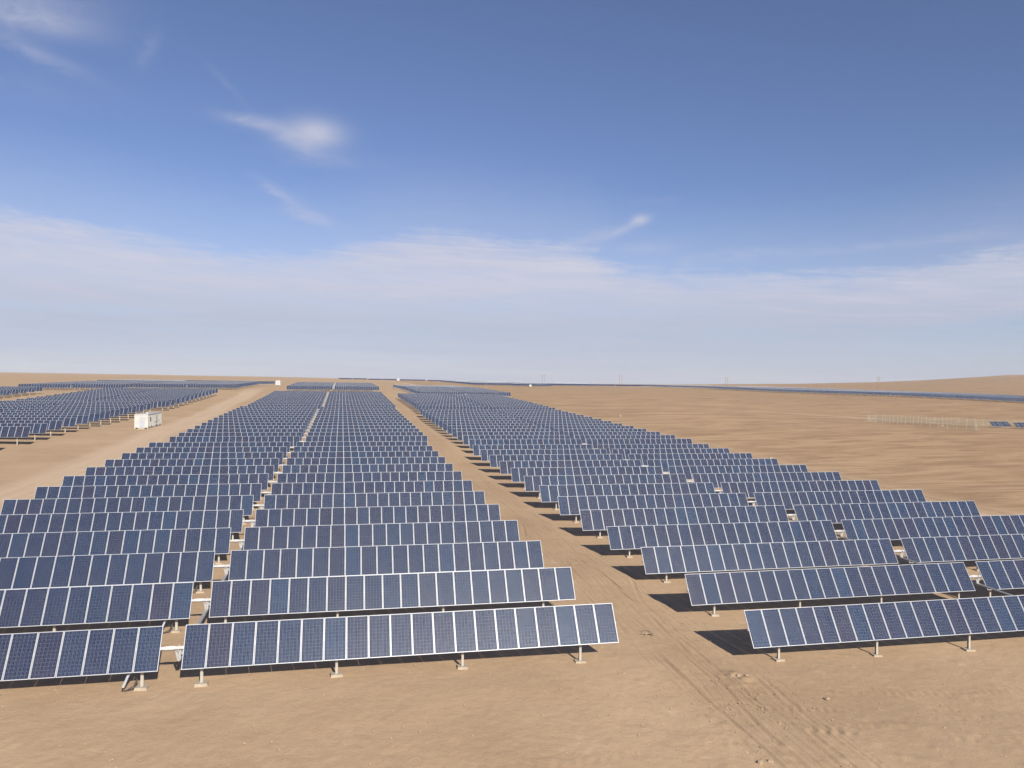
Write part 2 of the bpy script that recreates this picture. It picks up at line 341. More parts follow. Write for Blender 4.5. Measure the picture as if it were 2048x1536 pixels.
# ------------------------------------------------------------------ ground
def ground_mat():
    m_, T, b = pmat('desert_soil', (0.4, 0.3, 0.2), 0.95, 0, 0.15)
    tcn = T.new('ShaderNodeTexCoord'); O = tcn.outputs['Object']
    s = T.new('ShaderNodeSeparateXYZ'); T.l.new(O, s.inputs[0]); x, y = s.outputs[0], s.outputs[1]
    nl = T.noise(O, 0.012, 5, 0.6); nm = T.noise(O, 0.11, 6, 0.62, 0.4); nf = T.noise(O, 2.2, 6, 0.7); ng = T.noise(O, 14, 4, 0.7)
    c = T.mix(T.rng(nm, 0.32, 0.68, 0, 1), SOIL_D, SOIL_L)
    c = T.mix(T.rng(nl, 0.40, 0.65, 0, 0.5), c, SOIL_R)
    # graded service road left of the central field, dusty and pale
    wv = T.m('MULTIPLY', T.m('SUBTRACT', T.noise(O, 0.05, 3), 0.5), 3.0)
    xr = T.m('ADD', x, wv)
    rc = T.m('SUBTRACT', T.m('ABSOLUTE', T.m('ADD', xr, T.m('ADD', 32.3, T.m('MULTIPLY', T.m('SUBTRACT', y, 80), 0.02)))), 3.0)
    road = T.m('MULTIPLY', T.m('SUBTRACT', 1.0, T.sstep(rc, -1.2, 1.8)), T.m('SUBTRACT', 1.0, T.sstep(y, 330, 420)))
    lanes = T.noise(T.xyz(T.m('MULTIPLY', xr, 1.6), T.m('MULTIPLY', y, 0.03), 0), 1.0, 3, 0.6)
    c = T.mix(T.m('MULTIPLY', road, T.rng(lanes, 0.3, 0.7, 0.45, 0.95)), c, ROAD)
    # road right of the right field
    rr = T.m('SUBTRACT', T.m('ABSOLUTE', T.m('SUBTRACT', xr, 66.2)), 1.9)
    road2 = T.m('MULTIPLY', T.m('SUBTRACT', 1.0, T.sstep(rr, -0.8, 1.0)), 0.8)
    c = T.mix(road2, c, ROAD)
    berm = T.m('MULTIPLY', T.m('SUBTRACT', 1.0, T.sstep(T.m('ABSOLUTE', T.m('SUBTRACT', xr, 70.2)), 0.2, 0.9)), T.rng(nf, 0.35, 0.6, 0.0, 0.7))
    c = T.mix(berm, c, (SOIL_D[0]*0.75, SOIL_D[1]*0.72, SOIL_D[2]*0.7))
    # undisturbed crusted plain to the right: darker, browner, streaked
    pl = T.sstep(T.m('ADD', x, T.m('MULTIPLY', wv, 1.5)), 69, 76)
    ns = T.noise(T.xyz(T.m('MULTIPLY', T.m('ADD', x, T.m('MULTIPLY', y, 0.25)), 0.045), T.m('MULTIPLY', T.m('SUBTRACT', y, T.m('MULTIPLY', x, 0.12)), 0.16), 4), 1.0, 7, 0.66, 1.2)
    ns2 = T.noise(T.xyz(T.m('MULTIPLY', x, 0.02), T.m('MULTIPLY', y, 0.5), 9), 1.0, 6, 0.66, 0.8)
    pc = T.mix(T.rng(ns, 0.40, 0.60, 0, 1), PLAIN_D, PLAIN_L)
    pc = T.mix(T.m('MULTIPLY', T.sstep(ns2, 0.53, 0.66), 0.6), pc, PLAIN_H)
    lo_ = T.m('MULTIPLY', T.sstep(T.m('SUBTRACT', x, T.m('MULTIPLY', y, 0.55)), 0, 70), 0.30)
    pc = T.mix(T.m('MULTIPLY', lo_, T.rng(nm, 0.3, 0.7, 0.5, 1.0)), pc, (PLAIN_D[0]*.9, PLAIN_D[1]*.86, PLAIN_D[2]*.82))
    c = T.mix(T.m('MULTIPLY', pl, 0.95), c, pc)
    # pale old track crossing the plain
    ty = T.m('SUBTRACT', y, T.m('ADD', T.m('MULTIPLY', T.m('SUBTRACT', x, 143), -1.32), T.m('ADD', 254, T.m('MULTIPLY', wv, 1.2))))
    t2 = T.m('MULTIPLY', T.m('SUBTRACT', 1.0, T.sstep(T.m('ABSOLUTE', ty), 1.5, 6)), T.m('MULTIPLY', T.sstep(x, 128, 136), T.rng(nf, 0.3, 0.7, 0.3, 0.8)))
    c = T.mix(t2, c, PLAIN_H)
    # vehicle track between the fields
    tk = T.m('SUBTRACT', 1.0, T.sstep(T.m('ABSOLUTE', T.m('SUBTRACT', x, 17.7)), 1.2, 2.6))
    tl = T.noise(T.xyz(T.m('ADD', T.m('MULTIPLY', x, 7.0), T.m('MULTIPLY', wv, 1.5)), T.m('MULTIPLY', y, 0.22), 2), 1.0, 5, 0.65, 0.4)
    c = T.mix(T.m('MULTIPLY', tk, T.rng(tl, 0.40, 0.62, 0.0, 0.20)), c, (SOIL_D[0]*0.84, SOIL_D[1]*0.82, SOIL_D[2]*0.8))
    # pale gravel patches and fine grain
    pat = T.sstep(T.noise(O, 0.55, 5, 0.65, 1.0), 0.60, 0.74)
    c = T.mix(T.m('MULTIPLY', pat, 0.45), c, ROAD)
    pd = T.sstep(T.noise(T.xyz(T.m('MULTIPLY', x, 0.22), T.m('MULTIPLY', y, 0.6), 6), 1.0, 6, 0.68, 1.5), 0.54, 0.70)
    c = T.mix(T.m('MULTIPLY', pd, T.m('SUBTRACT', 0.34, T.m('MULTIPLY', pl, 0.2))), c, (SOIL_D[0]*.86, SOIL_D[1]*.86, SOIL_D[2]*.88))
    hs = T.new('ShaderNodeHueSaturation'); T.l.new(c, hs.inputs['Color'])
    T.l.new(T.m('ADD', T.m('ADD', 0.63, T.m('ADD', T.m('MULTIPLY', nf, 0.22), T.m('MULTIPLY', T.noise(O, 30, 2, 0.75), 0.34))), T.m('MULTIPLY', ng, 0.24)), hs.inputs['Value'])
    T.l.new(hs.outputs[0], b.inputs['Base Color'])
    bn = T.new('ShaderNodeBump'); bn.inputs['Strength'].default_value = 0.75; bn.inputs['Distance'].default_value = 0.06
    hh = T.m('ADD', T.m('MULTIPLY', nf, 0.9), T.m('ADD', T.m('MULTIPLY', ng, 0.28), T.m('ADD', T.m('MULTIPLY', T.m('MULTIPLY', tk, tl), 1.4), T.m('MULTIPLY', T.noise(O, 38, 2, 0.6), 0.22))))
    T.l.new(hh, bn.inputs['Height']); T.l.new(bn.outputs[0], b.inputs['Normal'])
    return m_
SOIL_L, SOIL_D, SOIL_R = (0.480, 0.342, 0.212), (0.388, 0.268, 0.161), (0.455, 0.308, 0.182)
ROAD = (0.560, 0.422, 0.290)
PLAIN_L, PLAIN_D, PLAIN_H = (0.445, 0.298, 0.170), (0.305, 0.197, 0.110), (0.540, 0.392, 0.250)

def axis(lo, hi, step, far, growth):
    a = list(np.arange(lo, hi+1e-6, step)); d = step
    x_ = hi
    while x_ < far[1]: d = min(d*growth, 180); x_ += d; a.append(x_)
    d = step; x_ = lo; pre = []
    while x_ > far[0]: d = min(d*growth, 180); x_ -= d; pre.append(x_)
    return np.array(pre[::-1] + a)
gx = axis(-16, 42, 0.13, (-3600, 4200), 1.045)
gx = np.array(sorted(set(list(gx) + list(np.arange(14.03, 21.6, 0.065)))))
gx = gx[np.concatenate([[True], np.diff(gx) > 0.03])]
gy = axis(22, 62, 0.13, (-120, 4300), 1.045)
GX, GY = np.meshgrid(gx, gy)
GZ = hg(GX, GY)
vnoise = _vn
near = 1/(1+np.exp((np.hypot(GX-10, GY-30)-75)/8))
rp_ = vnoise((GX*.9+GY*.44)/.7, (GY*.9-GX*.44)/.27, 7)
D = near*(0.020*vnoise(GX/1.1, GY/1.1, 1) + 0.07*vnoise(GX/6.5, GY/4.5, 2) + 0.014*vnoise(GX/.29, GY/.29, 3) + 0.010*rp_*np.clip(.1+2.4*vnoise(GX/5, GY/5, 8), 0, 1.3))
def rut(xc, wd, depth, wob, seed):
    cx_ = xc + wob*vnoise(GY/9.0, GY*0+seed, seed+5)
    t = (GX-cx_)/wd
    return depth*(-np.exp(-t*t*2) + 0.55*np.exp(-((np.abs(t)-1.25)/.45)**2))
lim = 1/(1+np.exp((GY-170)/10))
brk = lambda sd: np.clip(0.5 + 1.6*vnoise(GX/1.5, GY/3.0, sd), 0.0, 1.3)
for i in range(30):
    rr = np.random.default_rng(300+i)
    xc = 17.6 + rr.normal(0, 1.7); wd = rr.choice([.055, .07, .09, .16]); dp = rr.uniform(.018, .038)*(1.3 if wd > .1 else 1)
    D += lim*rut(xc, wd, dp, rr.uniform(.4, 2.2), 11+i)*brk(60+i)
# tread marks of a tracked machine across the foreground
def tread(x0, y0, x1, y1, wd, dp, per, seed):
    global D
    L = math.hypot(x1-x0, y1-y0); ux, uy = (x1-x0)/L, (y1-y0)/L
    t = (GX-x0)*ux + (GY-y0)*uy; s_ = -(GX-x0)*uy + (GY-y0)*ux + 0.5*vnoise(t/6, t*0, seed)
    m_ = np.exp(-(s_/wd)**4) * (t > 0) * (t < L) * np.clip(0.3+2.2*vnoise(t/1.6, s_*0, seed+1), 0, 1)
    D = D + .65*m_*dp*np.sin(2*math.pi*(t+0.3*np.abs(s_))/per)
tread(16.5, 33.1, 33, 31.4, .28, .055, .42, 31)
tread(17.2, 31.0, 33, 29.7, .22, .05, .40, 35)
tread(19.0, 29.2, 30, 26.0, .35, .06, .55, 41)
tread(6, 27.2, 30, 29.4, .3, .03, .5, 45)
tread(-14, 33, 6, 26, .4, .02, .6, 49)
# small heaps of clods
for _ in range(70):
    cx_, cy_ = rng.uniform(13, 34), rng.uniform(23, 36)
    if rng.random() < .4: cx_, cy_ = 18.9+rng.normal(0, .5), 34.4+rng.normal(0, .5)
    D += rng.uniform(.015, .045)*np.exp(-(((GX-cx_)**2+(GY-cy_)**2)/rng.uniform(.12, .28)**2))
# shallow berm at the right road
D += 0.22*np.exp(-((GX-70.2+1.5*vnoise(GY/14, GY*0, 61))/.9)**2)*(GY > 40)*(GY < 230)
GZ = GZ + D
nx_, ny_ = len(gx), len(gy)
me = bpy.data.meshes.new('desert_ground')
vv = np.stack([GX.ravel(), GY.ravel(), GZ.ravel()], 1).astype(np.float32)
ii = np.arange((ny_-1)*nx_).reshape(ny_-1, nx_)[:, :-1].ravel()
ff = np.stack([ii, ii+1, ii+1+nx_, ii+nx_], 1).astype(np.int32)
me.vertices.add(len(vv)); me.vertices.foreach_set('co', vv.ravel())
me.loops.add(ff.size); me.loops.foreach_set('vertex_index', ff.ravel())
me.polygons.add(len(ff)); me.polygons.foreach_set('loop_start', np.arange(0, ff.size, 4, dtype=np.int32))
me.polygons.foreach_set('loop_total', np.full(len(ff), 4, np.int32)); me.polygons.foreach_set('use_smooth', np.ones(len(ff), bool))
me.update(calc_edges=True); me.materials.append(ground_mat())
tag(obj('ground', me), None, None, kind='structure')

# ------------------------------------------------------------------ tracker parts (shared meshes)
FRW, TH = 0.028, 0.042
def module_mb(mb, x0):
    xa, xb, yh = x0+0.010, x0+0.990, CH/2
    # glass (top), backsheet (bottom)
    mb.box(((xa+xb)/2, 0, -0.018), (0.98-0.01, CH-0.01, 0.012), 1, skip=(0,))
    b = len(mb.v); mb.v += [(xa+.005, -yh+.005, -.0245), (xb-.005, -yh+.005, -.0245), (xb-.005, yh-.005, -.0245), (xa+.005, yh-.005, -.0245)]
    mb.f.append((b, b+3, b+2, b+1)); mb.m.append(2)
    for xx in (xa+FRW/2, xb-FRW/2): mb.box((xx, 0, -0.021), (FRW, CH, TH), 0)
    for s_ in (-1, 1): mb.box(((xa+xb)/2, s_*(yh-FRW/2), -0.021), (0.98-2*FRW, FRW, TH), 0)
    return mb
PVM = (M_frame, M_pv, M_back)
me_mod = module_mb(MB(), 0).mesh('solar_module', PVM)
mb = MB()
for i in range(20): module_mb(mb, i)
me_bank = mb.mesh('module_bank', PVM)
# square torque tube spanning both halves
mb = MB(); mb.box((0, 0, 0), (40.84, 0.125, 0.125))
for i in range(-20, 21):                                   # module clamps
    xx = i*1.0 + (GAP/2 if i > 0 else -GAP/2)
    if i == 0: continue
    mb.box((xx, 0, 0.0), (0.035, 0.15, 0.15))
mb.box((-0.10, 0, 0), (0.42, 0.155, 0.155)); mb.box((0.28, 0, 0), (0.03, 0.2, 0.2))
me_tube = mb.mesh('torque_tube', (M_galv,))
mb = MB(); mb.box((0, 0, 0), (40.84, 0.125, 0.125)); me_tube_f = mb.mesh('torque_tube_plain', (M_galv,))
mb = MB()                                                   # I-section post, unit height
mb.box((0, -0.055, .5), (0.11, 0.012, 1)); mb.box((0, 0.055, .5), (0.11, 0.012, 1)); mb.box((0, 0, .5), (0.012, 0.098, 1))
mb.box((0, -0.045, .97), (0.20, 0.012, .10)); mb.box((0, 0, 1.0), (0.06, 0.22, .05))
me_post = mb.mesh('post', (M_post,))
mb = MB(); mb.box((0, 0, .5), (0.11, 0.11, 1)); me_post_f = mb.mesh('post_plain', (M_post,))
mb = MB()
v = [(-.27, -.22, -.1), (.27, -.22, -.1), (.27, .22, -.1), (-.27, .22, -.1), (-.24, -.19, .10), (.24, -.19, .10), (.24, .19, .10), (-.24, .19, .10)]
me_foot = mesh('footing', v, [(0,3,2,1),(4,5,6,7),(0,1,5,4),(1,2,6,5),(2,3,7,6),(3,0,4,7)], (M_conc,))
mb = MB()                                                   # lever arm hanging from the tube to the drive beam
mb.box((0, 0, -0.10), (0.16, 0.17, 0.03)); mb.bar((-.07, 0, -.10), (0.02, .0, -.50), .035, .10); mb.bar((.09, 0, -.10), (0.08, .0, -.50), .035, .10)
mb.box((.05, 0, -.50), (0.14, 0.12, 0.10)); mb.box((.19, .03, -.22), (.09, .10, .13))
me_arm = mb.mesh('lever_arm', (M_galv,))
CT, ST = math.cos(TILT), math.sin(TILT)
TOFF = Vector((0, ST*0.11, -CT*0.11))
ORD = ['first', 'second', 'third', 'fourth', 'fifth', 'sixth', 'seventh', 'eighth', 'ninth', 'tenth', 'eleventh', 'twelfth', 'thirteenth']
POSTS = [0.76, 6.58, 12.40, 18.22]
def tracker(X, Yt, Zt, zx, level, label, group):
    """level 2: every module its own mesh; 1: banks of modules with posts"""
    Yc, Zc = Yt - CH/2*CT, Zt - CH/2*ST + H0
    g0 = hg1(X, Yc)
    root = bpy.data.objects.new('solar_tracker', None); col.objects.link(root); root.empty_display_size = 0.3
    root.location = (X, Yc, g0)
    tag(root, label, 'solar tracker', group)
    hz = Zc - g0
    tl = math.atan(zx); tt = TILT + rad(random.gauss(0, .35))
    for side in (-1, 1):
        xb = GAP/2 if side > 0 else -GAP/2 - 20
        if level == 2:
            for i in range(20):
                jt = random.gauss(0, .0022)
                xm = xb+i
                obj('solar_module', me_mod, root, (xm, random.gauss(0, .002), hz + zx*(xm+.5)), (tt+jt, -tl, 0))
        else:
            obj('module_bank', me_bank, root, (xb, 0, hz + zx*xb), (tt, -tl, 0))
    obj('torque_tube', me_tube if level == 2 else me_tube_f, root, (0, TOFF.y, hz+TOFF.z), (tt, -tl, 0))
    for side in (-1, 1):
        for p in POSTS:
            px_ = side*(GAP/2 + p)
            gz = hg1(X+px_, Yc+TOFF.y)
            h_ = hz + TOFF.z + zx*px_ + g0 - gz - 0.05
            po = obj('post', me_post if level == 2 else me_post_f, root, (px_, TOFF.y, gz-g0), None, (1, 1, h_))
            if level == 2 and Yc < 110:
                fo = obj('footing', me_foot, po, (0, 0, 0), (0, 0, random.uniform(-.12, .12)), (random.uniform(.85, 1.1), 1, 1/h_))
    if level == 2: obj('lever_arm', me_arm, root, (0.22, TOFF.y, hz+TOFF.z))
    return root
NAMES = {
 'c1': 'central field left of the tyre track', 'c2': 'middle section of the central field', 'c3': 'back section of the central field', 'c4': 'detached block behind the central field',
 'r1': 'right field beside the tyre track', 'r2': 'middle section of the right field', 'r3': 'back section of the right field', 'r4': 'detached block behind the right field', 'r5': 'farthest part behind the right field',
 'l0': 'edge field before the white cabin', 'l1': 'left field beside the white cabin', 'l2': 'back section of the left field', 'm2': 'outermost field at the left edge',
 'fa': 'far left field under the skyline', 'fb': 'far field before the distant cabin', 'fc': 'field beside the distant white cabin', 'fd': 'hindmost far left field'}
SPEC = {'c1': {0: 'nearest solar tracker row left of the tyre track, with four footed posts before bare sand'},
        'r1': {0: 'nearest solar tracker row right of the tyre track, cut by the frame\'s right edge'},
        'c4': {0: 'front row of the small detached block behind the central field, full faces showing'},
        'l1': {0: 'closest row of the left field, tall posts showing, left of the white cabin'}}
def block(nm, level, group, ks=None, zfix=0.0):
    X, Y, a, b, c, zx, n, gl, gr = BL[nm]
    for k in (ks or range(n)):
        lab = SPEC.get(nm, {}).get(k) or f'{ORD[k]} tracker row from the front in the {NAMES[nm]}'
        tracker(X, Y+k*P, a+b*k+c*k*k, zx, level, lab, group)
GRP = {'c': 'solar tracker rows of the central fields', 'r': 'solar tracker rows of the right fields', 'l': 'solar tracker rows of the left fields', 'm': 'solar tracker rows of the left fields', 'f': 'solar tracker rows of the far left fields'}
for nm in ('c1', 'r1', 'c2', 'r2', 'l1'): block(nm, 2, GRP[nm[0]])
for nm in ('c3', 'r3', 'c4', 'r4', 'r5', 'l2', 'm2', 'fa', 'fb', 'fc', 'fd'): block(nm, 1, GRP[nm[0]])
block('l0', 1, GRP['l'], [11, 12])
# drive beams linking the rows of a section through the gap
def beam(nm, label):
    X, Y, a, b, c, zx, n, gl, gr = BL[nm]
    pts_ = []
    for k in range(n):
        Zc = a+b*k+c*k*k - CH/2*ST + H0 + TOFF.z - 0.50
        pts_.append((X+0.27, Y+k*P - CH/2*CT + TOFF.y, Zc))
    o = Vector(pts_[0]); m_ = MB()
    for p, q in zip(pts_[:-1], pts_[1:]):
        p, q = Vector(p)-o, Vector(q)-o; d = (q-p).normalized()
        m_.bar(p + d*0.02, q - d*0.02, 0.16, 0.07)
        m_.bar(p + d*0.02 + Vector((0.085, 0, .05)), q - d*0.02 + Vector((0.085, 0, .05)), 0.012, 0.03)
    ob = obj('drive_beam', m_.mesh('drive_beam', (M_galv,)), None, tuple(o))
    tag(ob, label, 'drive beam', 'galvanised drive beams between tracker rows')
beam('c1', 'galvanised beam linking rows through the gap of the nearest central section')
beam('r1', 'galvanised beam linking rows through the gap of the nearest right section')
beam('c2', 'galvanised beam linking rows through the gap of the middle central section')
beam('r2', 'galvanised beam linking rows through the gap of the middle right section')
beam('l1', 'galvanised beam linking rows of the left field behind the white cabin')
beam('c3', 'galvanised beam linking rows through the gap of the back central section')
beam('c4', 'pale beam in the gap of the detached block behind the central field')

# ------------------------------------------------------------------ distant rows east and on the ridge
def right_block(name_rows):
    """field whose left ends run away from the camera at X = 300"""
    Y = 284.0; k = 0; out = []
    while Y < 760:
        if k and k % 13 == 0: Y += 2.4
        out.append((Y, k)); Y += P; k += 1
    return out
cnt = 0
for Y, k in right_block('d'):
    gz = hg1(320.5, Y); sec = k//13
    nmz = ['nearest', 'second', 'third', 'fourth', 'farthest', 'farthest'][sec]
    tracker(320.5, Y, gz - H0 + 2.5, 0.0, 1, f'{ORD[k%13]} row from the front in the {nmz} section of the field across the right plain', 'solar tracker rows of the field across the right plain')
    cnt += 1
mbs = MB()
def far_row(m_, X, Y, n=1):
    for j in range(n):
        xc = X + 20.5 + j*44
        gz = hg1(xc, Y)
        for side in (-1, 1):
            cxs = xc + side*(10+GAP/2)
            R_ = Matrix.Rotation(TILT, 3, 'X')
            m_.box((cxs, Y-.5, gz+1.68), (20, CH, 0.05), 1, R_)
            for s_ in (-1, 1):
                off = R_ @ Vector((0, s_*(CH/2+.02), 0))
                m_.box((cxs, Y-.5+off.y, gz+1.68+off.z), (20, .04, .06), 0, R_)
            for p in (1, 7, 13, 19): m_.box((xc+side*(GAP/2+p), Y-.5, gz+.8), (.12, .12, 1.6), 2)
for k in range(65):                                         # behind the right field
    far_row(mbs, 344.5, 284+k*P+(k//13)*2.4, 1)
for k in range(39): far_row(mbs, 133, 800+k*P+(k//13)*2.4, 2)
for k in range(26): far_row(mbs, 222, 850+k*P, 2)
far_row(mbs, 300, 770, 1)
for k in range(5): far_row(mbs, 300, 800+k*P, 2)
for j, yy in enumerate((1180, 1172, 1164, 1150, 1135)):
    far_row(mbs, -5+j*43, yy, 1)
    far_row(mbs, -5+j*43, yy+P, 1)
o = obj('distant_tracker_rows', mbs.mesh('distant_tracker_rows', (M_frame, M_pvf, M_post)))
tag(o, 'thin dark ranks of faraway solar tracker rows strung along the horizon', 'solar trackers', None, 'stuff')

# ------------------------------------------------------------------ inverter cabins
def cabin(X, Y, W, L, Hh, label, detail=True):
    g = hg1(X+W/2, Y+L/2); z0 = hg1(X+W, Y) - g
    root = bpy.data.objects.new('inverter_cabin', None); col.objects.link(root); root.location = (X+W/2, Y, g); tag(root, label, 'inverter cabin')
    m_ = MB(); m_.box((0, L/2, z0+Hh/2+.14), (W, L, Hh-.28))
    for sx_ in (-1, 1):
        m_.box((sx_*(W/2-.04), L/2, z0+Hh-.06), (.13, L+.02, .14)); m_.box((sx_*(W/2-.04), L/2, z0+.10), (.13, L+.02, .18))
        for yy in (0.06, L-.06): m_.box((sx_*(W/2-.05), yy, z0+Hh/2), (.17, .17, Hh-.02))
    m_.box((0, 0.02, z0+Hh-.07), (W-.1, .13, .13)); 
    n = int(L/0.28)
    if detail:
        for i in range(n): m_.box((W/2+.008, .2+i*.28, z0+Hh/2), (.03, .12, Hh-.55))
    obj('body', m_.mesh('cabin_body', (M_white,)), root)
    m_ = MB(); m_.box((0, L/2, z0+Hh+.025), (W-.02, L-.02, .05)); m_.box((.2, L*.33, z0+Hh+.16), (.45, .45, .22)); obj('roof', m_.mesh('cabin_roof', (M_white,)), root)
    m_ = MB(); m_.box((.18, -.012, z0+1.42), (.95, .05, 2.1)); d = obj('door', m_.mesh('cabin_door', (M_grey,)), root)
    if detail:
        m_ = MB(); m_.tube([(.18, -.052, z0+1.98), (.18, -.04, z0+1.98)], .20, 3); obj('warning_sign', m_.mesh('warning_sign', (M_yel,)), d)
        m_ = MB(); m_.box((-.2, -.05, z0+1.35), (.05, .05, .16)); obj('handle', m_.mesh('door_handle', (M_gap,)), d)
        m_ = MB(); m_.box((.18, -.35, z0+.14), (1.25, .7, .28)); m_.box((.18, -.85, z0+.05), (1.25, .35, .14)); obj('step', m_.mesh('cabin_step', (M_conc,)), root)
        for yy, zz, ly, lz in ((2.2, 1.9, .9, .85), (7.6, 1.6, .45, 1.6), (1.0, .42, .8, .15), (3.1, .42, 1.0, .15), (7.3, .44, 1.9, .15), (10.4, .44, 1.4, .15), (6.7, 1.15, .8, .12), (9.4, 1.3, .7, .12)):
            m_ = MB(); m_.box((0, 0, 0), (.04, ly, lz))
            for q in range(max(1, int(lz/.14))): m_.box((.025, 0, -lz/2+.07+q*.14), (.03, ly, .03), 1)
            obj('vent', m_.mesh('cabin_vent', (M_gap, M_white)), root, (W/2+.03, yy, z0+zz))
    return root
cabin(-40.1, 166.7, 2.44, 12.2, 2.9, 'white container cabin with a grey door beside the left service road')
cabin(-37.9, 474, 2.6, 8, 2.9, 'small white cabin at the far end of the left service road', False)
a_ = px_pt(1061, 790, 0); cabin(a_[0]-1.3, a_[1], 2.5, 6, 2.0, 'white cabin speck between the tracker ranks on the right horizon', False)
a_ = px_pt(797, 1150, 0); cabin(a_[0]-2, a_[1], 3.4, 6, 3.4, 'white cabin speck beside the dark rank on the central horizon', False)

# ------------------------------------------------------------------ H-frame power poles on the skyline
def hframe(px, D, ht, label):
    a = px_pt(px, D, 0); g = hg1(a[0], a[1])
    root = bpy.data.objects.new('power_pole', None); col.objects.link(root); root.location = (a[0], a[1], g); tag(root, label, 'power pole', 'H-frame power poles along the horizon')
    for s_ in (-1, 1):
        m_ = MB(); m_.tube([(s_*1.5, 0, -.5), (s_*1.5, 0, ht)], [.2, .13], 8); obj('pole', m_.mesh('pole', (M_wood,)), root)
    m_ = MB(); m_.box((0, 0, ht-1.6), (8.4, .18, .22)); obj('crossarm', m_.mesh('crossarm', (M_wood,)), root)
    m_ = MB(); m_.bar((-1.5, 0, ht-6), (1.5, 0, ht-2.2), .1, .12); m_.bar((1.5, 0, ht-6), (-1.5, 0, ht-2.2), .1, .12); obj('brace', m_.mesh('brace', (M_wood,)), root)
    for xx in (-4, 0, 4):
        m_ = MB(); m_.tube([(xx, 0, ht-1.7), (xx, 0, ht-2.1), (xx, 0, ht-2.6)], [.05, .14, .06], 6); obj('insulator', m_.mesh('insulator', (M_grey,)), root)
hframe(1087, 1000, 13.5, 'leftmost H-frame power pole, above the far dark tracker rank')
hframe(1241, 1000, 15, 'second H-frame power pole from the left, above the skyline')
hframe(1453, 1000, 15, 'third H-frame power pole from the left, rising beyond the far field')
hframe(1757, 950, 16, 'rightmost H-frame power pole, standing before the low brown hill')
a = px_pt(972, 520, 0); g = hg1(a[0], a[1]); m_ = MB(); m_.tube([(0, 0, -.3), (0, 0, 6.2)], [.09, .06], 8); m_.box((0, 0, 6.2), (.3, .3, .2))
tag(obj('mast', m_.mesh('mast', (M_post,)), None, (a[0], a[1], g)), 'slim pale mast behind the right field, alone on bare ground', 'mast')

# ------------------------------------------------------------------ fenced enclosure with a fixed panel table
def chain_mat():
    m_ = bpy.data.materials.new('chain_link'); m_.use_nodes = True; T = NT(m_.node_tree); b = m_.node_tree.nodes['Principled BSDF']
    b.inputs['Base Color'].default_value = (.26, .28, .24, 1); b.inputs['Roughness'].default_value = .6
    tcn = T.new('ShaderNodeTexCoord'); s = T.new('ShaderNodeSeparateXYZ'); T.l.new(tcn.outputs['Object'], s.inputs[0])
    h = T.m('ADD', s.outputs[0], s.outputs[1])
    d1 = T.m('ABSOLUTE', T.m('SUBTRACT', T.m('FRACT', T.m('MULTIPLY', T.m('ADD', h, s.outputs[2]), 14)), .5))
    d2 = T.m('ABSOLUTE', T.m('SUBTRACT', T.m('FRACT', T.m('MULTIPLY', T.m('SUBTRACT', h, s.outputs[2]), 14)), .5))
    T.l.new(T.m('MAXIMUM', T.m('LESS_THAN', d1, .035), T.m('LESS_THAN', d2, .035)), b.inputs['Alpha'])
    return m_
M_chain = chain_mat()
def fence(label, pts_, brace=()):
    o = Vector(pts_[0]); root = bpy.data.objects.new('wire_fence', None); col.objects.link(root); root.location = o; tag(root, label, 'fence', 'chain link fences of the enclosure on the right plain')
    mm = MB()
    for i, p in enumerate(pts_):
        m_ = MB(); m_.tube([(0, 0, -.3), (0, 0, 2.15), (0, 0, 2.2)], [.042, .042, .02], 6)
        obj('fence_post', m_.mesh('fence_post', (M_green,)), root, tuple(Vector(p)-o))
        if i < len(pts_)-1:
            a_, b_ = Vector(p)-o, Vector(pts_[i+1])-o
            n = len(mm.v); mm.v += [tuple(a_+Vector((0, 0, .05))), tuple(b_+Vector((0, 0, .05))), tuple(b_+Vector((0, 0, 2.0))), tuple(a_+Vector((0, 0, 2.0)))]
            mm.f.append((n, n+1, n+2, n+3)); mm.m.append(0)
    obj('wire_mesh', mm.mesh('wire_mesh', (M_chain,)), root)
    for i in brace:
        m_ = MB(); p = Vector(pts_[i])-o; m_.bar(p+Vector((.9, -.2, .0)), p+Vector((0, 0, 1.7)), .03, .03); m_.bar(p+Vector((-.9, .2, .0)), p+Vector((0, 0, 1.7)), .03, .03)
        obj('brace', m_.mesh('fence_brace', (M_green,)), root)
pf = [(149.5+2.72*i, 198.7-0.1*i) for i in range(24)]
fence('far chain link fence line running right behind the small panel table', [(x, y, hg1(x, y)) for x, y in pf], (0, 8))
pn = [(149.5+0.12*i, 198.7-2.9*i) for i in range(1, 14)]
fence('near chain link fence line coming forward beside the small panel table', [(x, y, hg1(x, y)) for x, y in pn], (12,))
# fixed two-high table
tx, ty_ = 180.6, 187.0
for j in range(2):
    X_, Y_ = tx + j*6.3, ty_ - j*1.9
    g = hg1(X_, Y_)
    root = bpy.data.objects.new('panel_table', None); col.objects.link(root); root.location = (X_, Y_, g)
    tag(root, ['left fixed panel table standing inside the fenced enclosure', 'right fixed panel table inside the fence, cut by the frame edge'][j], 'panel table', 'fixed panel tables in the enclosure')
    for rrow in range(2):
        for i in range(5):
            # landscape-laid modules, two high
            s_ = 0.62 + rrow*1.0
            ob = obj('solar_module', me_mod, root, (.2+i*1.27, s_*math.cos(rad(42))-.4, .25+s_*math.sin(rad(42))), None, (1.26, .51, 1))
            ob.rotation_euler = (rad(42), 0, 0)
    m_ = MB()
    for xx in (.8, 3.3, 5.9):
        m_.bar((xx, -.2, -.1), (xx, -.2, .42), .06, .06); m_.bar((xx, .98, -.1), (xx, .98, 1.5), .06, .06); m_.bar((xx, -.3, .38), (xx, 1.15, 1.68), .05, .05)
    obj('support_frame', m_.mesh('support_frame', (M_post,)), root)

